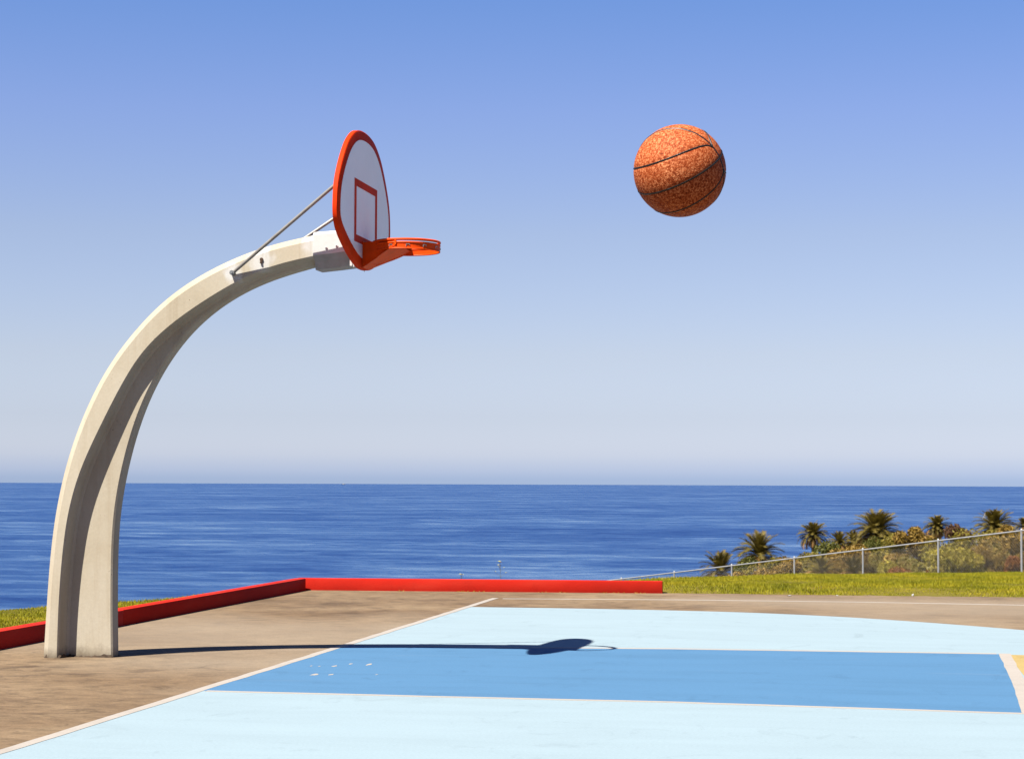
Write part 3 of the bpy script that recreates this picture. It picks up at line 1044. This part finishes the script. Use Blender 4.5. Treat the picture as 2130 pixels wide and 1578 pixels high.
def frond_mesh(name, droop, length=1.0, pairs=36, lw=0.015, ll=0.27):
    """one feather frond along +X, unit length, arching down"""
    V, F = [], []
    n = 14
    spine = []
    ang = 0.12
    x = z = 0.0
    for i in range(n + 1):
        spine.append(Vector((x, 0, z)))
        ang_i = 0.25 - droop * (i / n) ** 1.4
        x += math.cos(ang_i) / n * length; z += math.sin(ang_i) / n * length
    for i in range(n):
        w0 = 0.016 * (1 - i / n) + 0.003; w1 = 0.016 * (1 - (i + 1) / n) + 0.003
        b0 = len(V)
        p, q = spine[i], spine[i + 1]
        V += [p + Vector((0, -w0, 0)), p + Vector((0, w0, 0)), q + Vector((0, w1, 0)), q + Vector((0, -w1, 0))]
        F.append((b0, b0 + 1, b0 + 2, b0 + 3))
    for k in range(pairs):
        t = 0.10 + 0.90 * k / (pairs - 1)
        fi = t * n; i = min(int(fi), n - 1)
        p = spine[i].lerp(spine[i + 1], fi - i)
        tan = (spine[i + 1] - spine[i]).normalized()
        up = tan.cross(Vector((0, 1, 0))).normalized() * -1
        if up.z < 0: up = -up
        L = ll * math.sin(math.pi * (0.12 + 0.80 * t)) ** 0.7
        for s in (-1, 1):
            d = (tan * 0.75 + Vector((0, s, 0)) * 0.85 + up * random.uniform(0.10, 0.40)).normalized()
            tip = p + d * L * random.uniform(0.85, 1.1) + Vector((0, 0, -0.12 * L))
            b0 = len(V)
            V += [p - tan * lw, p + tan * lw, tip]
            F.append((b0, b0 + 1, b0 + 2))
    me = bpy.data.meshes.new(name)
    me.from_pydata([tuple(v) for v in V], [], F)
    return me


FRONDS = {}
for key, mat_ in (('g', palm_green), ('d', palm_dry)):
    FRONDS[key] = []
    for dr in (0.9, 1.35, 1.8):
        me = frond_mesh('frond', dr)
        me.materials.append(mat_)
        FRONDS[key].append(me)


def palm(loc, crown_r, trunk_h, n, label, seed, dry=10, squash=1.0, up_bias=0.0, trunk_r=0.28):
    rnd = random.Random(seed)
    root = empty('palm_tree', loc)
    tag(root, label, 'palm tree', 'palm trees beyond the fence')
    bm = bmesh.new()
    pts, rads = [], []
    for k in range(15):
        t = k / 14
        pts.append((0.08 * math.sin(3 * t), 0.05 * math.cos(2 * t), -0.6 + (trunk_h + 0.6) * t))
        rads.append(trunk_r * (1.25 - 0.35 * t) * (1 + 0.10 * (k % 2)) * (1.25 if t > 0.93 else 1))
    tube(bm, pts, rads, 9)
    link('trunk', from_bm('trunk', bm, 60), bark, root)
    for k in range(n):
        u = (k + rnd.random()) / n
        el = math.radians(82 - 112 * u ** 0.85 + up_bias)      # young fronds stand up, old ones hang
        az = k * 2.39996 + rnd.uniform(-0.25, 0.25)
        key = 'd' if k >= n - dry else 'g'
        me = FRONDS[key][min(2, int(u * 3))]
        o = bpy.data.objects.new('frond', me)
        COL.objects.link(o)
        o.parent = root
        sc = crown_r * rnd.uniform(0.92, 1.12) * (0.86 if u < 0.2 else 1.0)
        o.location = (0.08 * math.sin(3) + 0.1 * math.cos(az) * trunk_r, 0.1 * math.sin(az) * trunk_r, trunk_h + 0.06 * crown_r * (1 - u))
        o.rotation_euler = (rnd.uniform(-0.5, 0.5), -el, az)
        o.scale = (sc, sc, sc * squash)
    return root


def tri_leaves(cent, nrm_bias, size, aspect=2.2):
    """small pointed leaf quads at the given centres"""
    n = len(cent)
    d = rng.normal(size=(n, 3)); d[:, 2] += nrm_bias
    d /= np.linalg.norm(d, axis=1)[:, None]
    e = rng.normal(size=(n, 3)); e -= (e * d).sum(1)[:, None] * d
    e /= np.linalg.norm(e, axis=1)[:, None]
    s = size * rng.uniform(0.6, 1.4, size=(n, 1))
    a = cent + d * s * aspect * 0.5; b_ = cent - d * s * aspect * 0.5
    c1 = cent + e * s * 0.5; c2 = cent - e * s * 0.5
    V = np.stack([b_, c1, a, c2], 1).reshape(-1, 3)
    F = np.arange(n * 4).reshape(n, 4)
    return V, F


def shrub(loc, w, h, label, mat_, seed, leaf=0.11, n=2600, depth=None, cat='shrub'):
    global rng
    rng = np.random.default_rng(seed)
    root = empty('shrub', loc)
    tag(root, label, cat, 'shrubs beyond the fence')
    depth = depth or w * 0.7
    K = 26
    cl = np.stack([rng.uniform(-1, 1, K) * w * 0.40, rng.uniform(-1, 1, K) * depth * 0.40, rng.uniform(0.30, 0.95, K) * h], 1)
    # lower the outer clumps so the outline is domed but uneven
    cl[:, 2] *= 1 - 0.45 * (np.abs(cl[:, 0]) / (w * 0.42)) ** 2
    rad = rng.uniform(0.10, 0.20, K) * min(w, h * 1.3)
    idx = rng.integers(0, K, n)
    dirs = rng.normal(size=(n, 3)); dirs /= np.linalg.norm(dirs, axis=1)[:, None]
    rr = rng.uniform(0.35, 1.0, n) ** 0.5
    cent = cl[idx] + dirs * (rad[idx] * rr)[:, None] * np.array([1, 1, 0.85])
    keep = cent[:, 2] > 0.02
    cent = cent[keep]
    V, F = tri_leaves(cent, 0.5, leaf)
    link('crown', big_mesh('crown', V, F), mat_, root)
    bm = bmesh.new()
    for q in range(7):
        c_ = Vector(cl[q])
        tube(bm, [(0.1 * c_.x, 0.1 * c_.y, -1.2), (0.4 * c_.x, 0.4 * c_.y, c_.z * 0.5), tuple(c_)], [0.06, 0.04, 0.015], 5)
    link('stem', from_bm('stem', bm), wood, root)
    return root


def place(px, d):
    """ground point at camera distance d along the bearing whose tangent is px"""
    fx, fy = -math.sin(YAW), math.cos(YAW)
    rx, ry = math.cos(YAW), math.sin(YAW)
    X, Y = fx * d + rx * px * d, fy * d + ry * px * d
    return X, Y, float(terrain_z(np.array([X]), np.array([Y]))[0])


# palms: lateral bearing tangent, distance, height of the crown's heart, crown radius
PALMS = [
    (0.1225, 150, -4.35, 1.85, 46, 'tall palm with loose arching fronds nearest the sea, left of the others', 8, 6.0),
    (0.1490, 230, -5.1, 1.75, 60, 'slender palm with a round drooping head just right of the leftmost fronded palm', 14, 0.0),
    (0.1620, 210, -5.35, 1.45, 44, 'small palm tucked left of the big palm, second of the middle group', 12, 0.0),
    (0.1690, 225, -5.55, 1.35, 44, 'small shaggy palm pressed against the left side of the big palm', 12, 0.0),
    (0.1802, 170, -3.25, 2.05, 80, 'biggest palm with a broad dense crown in the middle of the group', 18, 0.0),
    (0.1918, 215, -5.0, 1.1, 40, 'low palm top peeping out right of the biggest palm', 10, 0.0),
    (0.2103, 230, -4.1, 1.5, 80, 'round bushy palm standing alone right of the biggest palm', 20, 0.0),
    (0.2388, 175, -2.95, 1.75, 70, 'palm crown rising behind the fence near the right edge, wide and low', 16, 8.0),
    (0.2535, 230, -3.9, 1.2, 50, 'palm cut by the right edge of the view', 14, 0.0),
    (0.1035, 118, -4.15, 1.30, 34, 'short palm low behind the fence at the left end of the greenery', 8, 10.0),
    (0.1530, 98, -3.20, 0.85, 30, 'small young palm behind the fence between two middle posts', 12, 10.0),
    (0.1690, 92, -2.95, 0.80, 30, 'small young palm behind the fence beside the fourth post', 12, 10.0),
]
for i, (u, d, zc, r, n, lab, dry, ub) in enumerate(PALMS):
    X, Y, Z = place(u, d)
    palm((X, Y, Z), r * 1.13, zc - Z, int(n * 1.25), lab, 100 + i, dry, 1.0, ub, trunk_r=0.14 + 0.06 * r)

# shrubs: bearing tangent, distance, top height, width, material, label
SHRUBS = [
    (0.1035, 96, -3.15, 1.6, brown_olive, 'lowest brown bush at the very left end of the greenery'),
    (0.1170, 110, -2.55, 2.6, dark_green, 'dark green bush tucked between the two leftmost palms'),
    (0.1300, 98, -2.35, 2.6, brown_olive, 'brown bush rising to the fence rail right of the leftmost tall palm'),
    (0.1400, 104, -2.2, 2.6, brown_olive, 'dry brown bush reaching the rail left of the third post'),
    (0.1520, 108, -1.95, 2.8, olive, 'olive bush reaching the rail below the slender palm trunk'),
    (0.1630, 110, -1.75, 2.8, brown_olive, 'rusty olive bush reaching the rail below the small middle palms'),
    (0.1120, 100, -2.5, 2.6, brown_olive, 'brown-olive shrub under the leftmost palms, first past the open sea'),
    (0.1245, 105, -2.0, 3.2, olive, 'olive shrub filling the fence below the leftmost tall palm'),
    (0.1370, 112, -2.3, 3.2, brown_olive, 'brownish shrub behind the fence right of the leftmost tall palm'),
    (0.1470, 118, -2.3, 2.8, olive, 'olive shrub behind the fence under the slender palm'),
    (0.1570, 122, -2.0, 3.2, dark_green, 'dark green shrub in front of the small middle palms'),
    (0.1680, 125, -1.8, 3.6, brown_olive, 'tall brown-olive shrub just left below the biggest palm'),
    (0.1790, 128, -1.75, 3.8, dark_green, 'dark shrub mass directly below the biggest palm'),
    (0.1905, 122, -0.95, 3.8, olive, 'olive shrub right below the biggest palm'),
    (0.1985, 110, -0.50, 3.4, brown_olive, 'brown shrub topping the fence left of the lone round palm'),
    (0.1955, 84, -1.75, 2.1, rust, 'orange-red low shrub at the foot of the fence in the middle'),
    (0.2080, 100, -0.45, 3.6, olive, 'olive bush below the lone round palm'),
    (0.2200, 105, -0.62, 2.2, dull_red, 'dull red bush showing above the fence rail right of the lone palm'),
    (0.2190, 88, -0.75, 3.2, yellow_green, 'yellow-green bush behind the fence between the two right posts'),
    (0.2300, 92, -0.10, 3.6, olive, 'thick olive bush below the palm near the right edge'),
    (0.2415, 90, -0.05, 3.2, brown_olive, 'brown-olive bush under the right palm crown, by the last post'),
    (0.2530, 92, -0.25, 3.4, olive, 'olive bush at the right edge of the view'),
    (0.2660, 92, 0.0, 3.4, brown_olive, 'brown bush just past the right edge post'),
    (0.1860, 86, -1.75, 2.2, yellow_green, 'bright yellow-green bush behind the fence right of the fourth post'),
    (0.1780, 84, -2.15, 2.0, brown_olive, 'small brown bush low behind the fence by the fourth post'),
    (0.2040, 82, -1.60, 2.2, olive, 'low olive bush beside the orange-red shrub'),
    (0.1620, 86, -2.45, 2.0, yellow_green, 'low yellow-green bush between the young palms'),
    (0.1430, 90, -2.85, 2.0, yellow_green, 'low yellow-green bush behind the fence near the third post'),
    (0.2480, 78, -1.35, 1.8, rust, 'dark red low bush at the fence foot near the right edge'),
    (0.1330, 88, -3.10, 1.8, brown_olive, 'low brown bush at the fence foot under the leftmost tall palm'),
]
for i, (u, d, zt_, w_, mt, lab) in enumerate(SHRUBS):
    X, Y, Z = place(u, d)
    shrub((X, Y, Z), w_ * 1.15, max(1.0, zt_ - Z - 0.16 * w_), lab, mt, 300 + i, leaf=0.060 + 0.0005 * (d - 80), n=14000)

# ------------------------------------------------------------------ lawn
def lawn(n, xr, yr, test_fn, hmin, hmax, seed, thin=None):
    r = np.random.default_rng(seed)
    X = r.uniform(*xr, n); Y = r.uniform(*yr, n)
    ok = test_fn(X, Y)
    X, Y = X[ok], Y[ok]
    if thin is not None:
        gap = thin(X, Y)
        keep = r.uniform(0, 1, len(X)) > gap
        X, Y = X[keep], Y[keep]
    Z = terrain_z(X, Y)
    k = len(X)
    h = r.uniform(hmin, hmax, k) * (0.75 + 0.5 * np.sin(X * 1.9 + 0.8) * np.sin(Y * 2.3))
    h = np.maximum(h, hmin)
    a = r.uniform(0, 2 * np.pi, k); w = r.uniform(0.004, 0.009, k)
    lean = r.uniform(0.1, 0.8, k) * h; la = r.uniform(0, 2 * np.pi, k)
    B1 = np.stack([X + np.cos(a) * w, Y + np.sin(a) * w, Z - 0.01], 1)
    B2 = np.stack([X - np.cos(a) * w, Y - np.sin(a) * w, Z - 0.01], 1)
    T = np.stack([X + np.cos(la) * lean, Y + np.sin(la) * lean, Z + h], 1)
    return np.stack([B1, B2, T], 1).reshape(-1, 3)


def asphalt_far(X):
    return np.interp(X, [-2.6, -0.65, 1.64, 9], [23.28, 23.34, 23.44, 23.68])


def t_right(X, Y):
    s = edge_dist(X, Y)
    edge = asphalt_far(X) + 0.06 * np.sin(X * 5.1) * np.sin(X * 1.7 + 1)
    return (Y > edge) & (s < 2.5) & ((X > -2.34) | ((Y > 23.62) & (X > -3.6)))


def t_left(X, Y):
    return (X < -6.68) & (edge_dist(X, Y) < 0.8)


def t_far(X, Y):
    return (Y > 23.12 + (X + 6.4) * 0.08) & (X < -2.2) & (edge_dist(X, Y) < 0.6)


V = lawn(260000, (-3.6, 7.5), (23.2, 31.0), t_right, 0.012, 0.042, 5,
         lambda X, Y: np.clip(0.75 * (np.sin(X * 2.1 + 0.7) * np.sin(X * 5.3 + Y * 3.1) + 0.5) * np.clip(1.2 - (Y - asphalt_far(X)) / 0.5, 0, 1) + 0.5 * np.clip(np.sin(X * 1.3 + Y * 2.7) * np.sin(X * 3.7 - Y * 1.9) - 0.25, 0, 1), 0, 0.95))
me = big_mesh('lawn_grass', V, np.arange(len(V)).reshape(-1, 3))
tag(link('lawn_grass', me, grass_mat), 'sunlit yellow-green grass bank beside the far court edge', 'grass', kind='stuff')
V = lawn(90000, (-11, -6.6), (13.0, 20.6), t_left, 0.012, 0.042, 6)
me = big_mesh('lawn_grass', V, np.arange(len(V)).reshape(-1, 3))
tag(link('lawn_grass', me, grass_mat), 'green grass strip beyond the dark red side kerb', 'grass', kind='stuff')

# ------------------------------------------------------------------ small things
flower = flat_mat('pale_yellow_petal', (1.7, 1.55, 0.35), 0.6, 0, 0.2, 30, 0)
stem_m = flat_mat('weed_stem', (0.16, 0.15, 0.07), 0.8, 0, 0.2, 30, 0)


def weed(loc, h, blooms, label):
    root = empty('wildflower', loc)
    tag(root, label, 'wildflower')
    bm = bmesh.new()
    tube(bm, [(0, 0, -0.25), (0.005, 0, h * 0.5), (-0.012, 0, h)], [0.0026, 0.002, 0.0012], 5)
    for (x, z, r) in blooms:
        tube(bm, [(0, 0, max(0.0, z - 0.05)), (x * 0.6, 0, z - 0.025), (x, 0, z)], [0.0014, 0.0011, 0.0008], 4)
    link('stem', from_bm('stem', bm), stem_m, root)
    for (x, z, r) in blooms:
        bm = bmesh.new()
        for q in range(5):
            a = 2 * math.pi * q / 5 + random.random()
            c_ = Vector((x, 0, z))
            u_ = Vector((math.cos(a), math.sin(a) * 0.7, 0.35)).normalized()
            w_ = u_.cross(Vector((0, 0, 1))).normalized()
            vs = [bm.verts.new(c_), bm.verts.new(c_ + u_ * r * 0.8 + w_ * r * 0.6), bm.verts.new(c_ + u_ * r * 1.4), bm.verts.new(c_ + u_ * r * 0.8 - w_ * r * 0.6)]
            bm.faces.new(vs)
        link('bloom', from_bm('bloom', bm), flower, root)


weed((-4.32, 23.34, 0.14), 0.20, [(-0.012, 0.200, 0.016), (0.004, 0.190, 0.014), (-0.022, 0.158, 0.012), (-0.012, 0.135, 0.014), (-0.062, 0.080, 0.013), (0.068, 0.070, 0.012), (0.045, 0.130, 0.009)],
     'spindly yellow wildflower standing tall behind the middle of the far kerb')
weed((-4.78, 23.32, 0.12), 0.065, [(-0.01, 0.065, 0.016), (0.008, 0.060, 0.016)], 'tiny yellow wildflower just topping the far kerb')

dry = leaf_mat('dry_tuft', (0.45, 0.26, 0.03), (0.75, 0.46, 0.06), (0.95, 0.65, 0.12), 20, 0.3, gain=0.8)
TUFTS = [(1.80, 26), (2.0, 20), (2.25, 12), (3.0, 14), (1.08, 16), (3.45, 22), (3.62, 14), (3.85, 18), (2.75, 10)]
for i, (t, n_) in enumerate(TUFTS):
    base = Vector((-6.53, 22.90, 0)) + Vector((4.13, 0.33, 0)).normalized() * t + Vector((0.03, -0.035, 0))
    Vt = []
    for q in range(n_):
        x, y = random.uniform(-0.07, 0.07), random.uniform(-0.02, 0.015)
        a = random.uniform(0, 6.28); h = random.uniform(0.006, 0.020)
        dx, dy = math.cos(a) * 0.012, math.sin(a) * 0.012
        Vt += [(x - dy * .4, y + dx * .4, -0.002), (x + dy * .4, y - dx * .4, -0.002), (x + dx * 1.5, y + dy, h)]
    me = big_mesh('dry_tuft', np.array(Vt), np.arange(len(Vt)).reshape(-1, 3))
    o = link('dry_tuft', me, dry, None, base)
    order = sorted(TUFTS).index((t, n_))
    word = ('leftmost', 'second from left', 'third from left', 'fourth from left', 'middle', 'fourth from right', 'third from right', 'second from right', 'rightmost')[order]
    tag(o, 'dry yellow tuft at the far red kerb foot, ' + word + ' of nine', 'grass tuft', 'dry tufts along the far kerb')

scrap = flat_mat('white_paper', (0.75, 0.74, 0.72), 0.7, 0, 0.06, 20, 0)
for (x, y, s, lab) in ((0.42, 23.30, 0.013, 'crumpled white scrap standing at the lawn edge on the right'), (-0.95, 23.05, 0.024, 'flat white scrap on the pavement near the lawn, leftmost'),
                       (-0.42, 23.22, 0.016, 'tiny white scrap on the pavement between the two bigger scraps')):
    bm = bmesh.new()
    bmesh.ops.create_icosphere(bm, subdivisions=2, radius=s)
    for vtx in bm.verts:
        vtx.co = vtx.co * random.uniform(0.45, 1.2)
        vtx.co.z = vtx.co.z * (1.3 if s == 0.013 else 0.3)
    zmin = min(v_.co.z for v_ in bm.verts)
    for vtx in bm.verts: vtx.co.z -= zmin
    tag(link('paper_scrap', from_bm('paper_scrap', bm), scrap, None, (x, y, 0.0)), lab, 'litter')

# boats far out
white = flat_mat('boat_white', (0.80, 0.79, 0.77), 0.4, 0, 0.04, 2, 0)
navy = flat_mat('boat_dark_trim', (0.05, 0.06, 0.09), 0.4, 0, 0.1, 2, 0)


def hull(L, Bm, D):
    bm = bmesh.new()
    secs = []
    for k in range(9):
        t = k / 8
        w = Bm * 0.5 * math.sin(math.pi * (0.22 + 0.78 * (1 - t)) ** 0.9) if t < 0.999 else 0.02
        w = Bm * 0.5 * (1 - t ** 3) + 0.02
        x = (t - 0.5) * L
        sh = D * (1 + 0.35 * t * t)
        secs.append([bm.verts.new(p) for p in ((x, -w, sh), (x, -w * 0.8, 0.25 * D), (x, 0, -0.4 * D), (x, w * 0.8, 0.25 * D), (x, w, sh))])
    for i in range(8):
        for j in range(4):
            bm.faces.new((secs[i][j], secs[i][j + 1], secs[i + 1][j + 1], secs[i + 1][j]))
        bm.faces.new((secs[i][4], secs[i][0], secs[i + 1][0], secs[i + 1][4]))
    bm.faces.new(secs[0])
    return from_bm('hull', bm, 50)


sb = empty('sailboat', (90.9, 1739, SEA_Z), 0.5)
tag(sb, 'tiny white sailboat on the sea above the right palms', 'sailboat')
link('hull', hull(4.2, 1.5, 0.5), white, sb)
bm = bmesh.new(); tube(bm, [(0.4, 0, 0.3), (0.4, 0, 5.2)], [0.05, 0.03], 6)
link('mast', from_bm('mast', bm), navy, sb)
bm = bmesh.new()
vs = []
for e in (-0.015, 0.015):
    vs.append([bm.verts.new((x, y + e, z)) for x, y, z in ((0.34, 0, 0.9), (-1.7, 0.25, 0.9), (-0.9, 0.28, 2.6), (0.34, 0, 5.0))])
bm.faces.new(vs[0][::-1]); bm.faces.new(vs[1])
for i in range(4):
    bm.faces.new((vs[0][i], vs[0][(i + 1) % 4], vs[1][(i + 1) % 4], vs[1][i]))
link('sail', from_bm('sail', bm), white, sb)

mb = empty('motor_boat', (-3025 * 0.93, 11349 * 0.93, SEA_Z), 0.2)
tag(mb, 'white speck of a motor boat on the horizon above the backboard side', 'motor boat')
mb['label'] = 'white speck of a motor boat near the horizon, left of centre'
link('hull', hull(22, 5.5, 2.2), white, mb)
bm = bmesh.new(); bm_box(bm, (-6, -1.9, 2.2), (3.5, 1.9, 5.2)); bm_box(bm, (-3.5, -1.5, 5.21), (1, 1.5, 7.0))
link('cabin', from_bm('cabin', bm, None, 0.25, 2), white, mb)
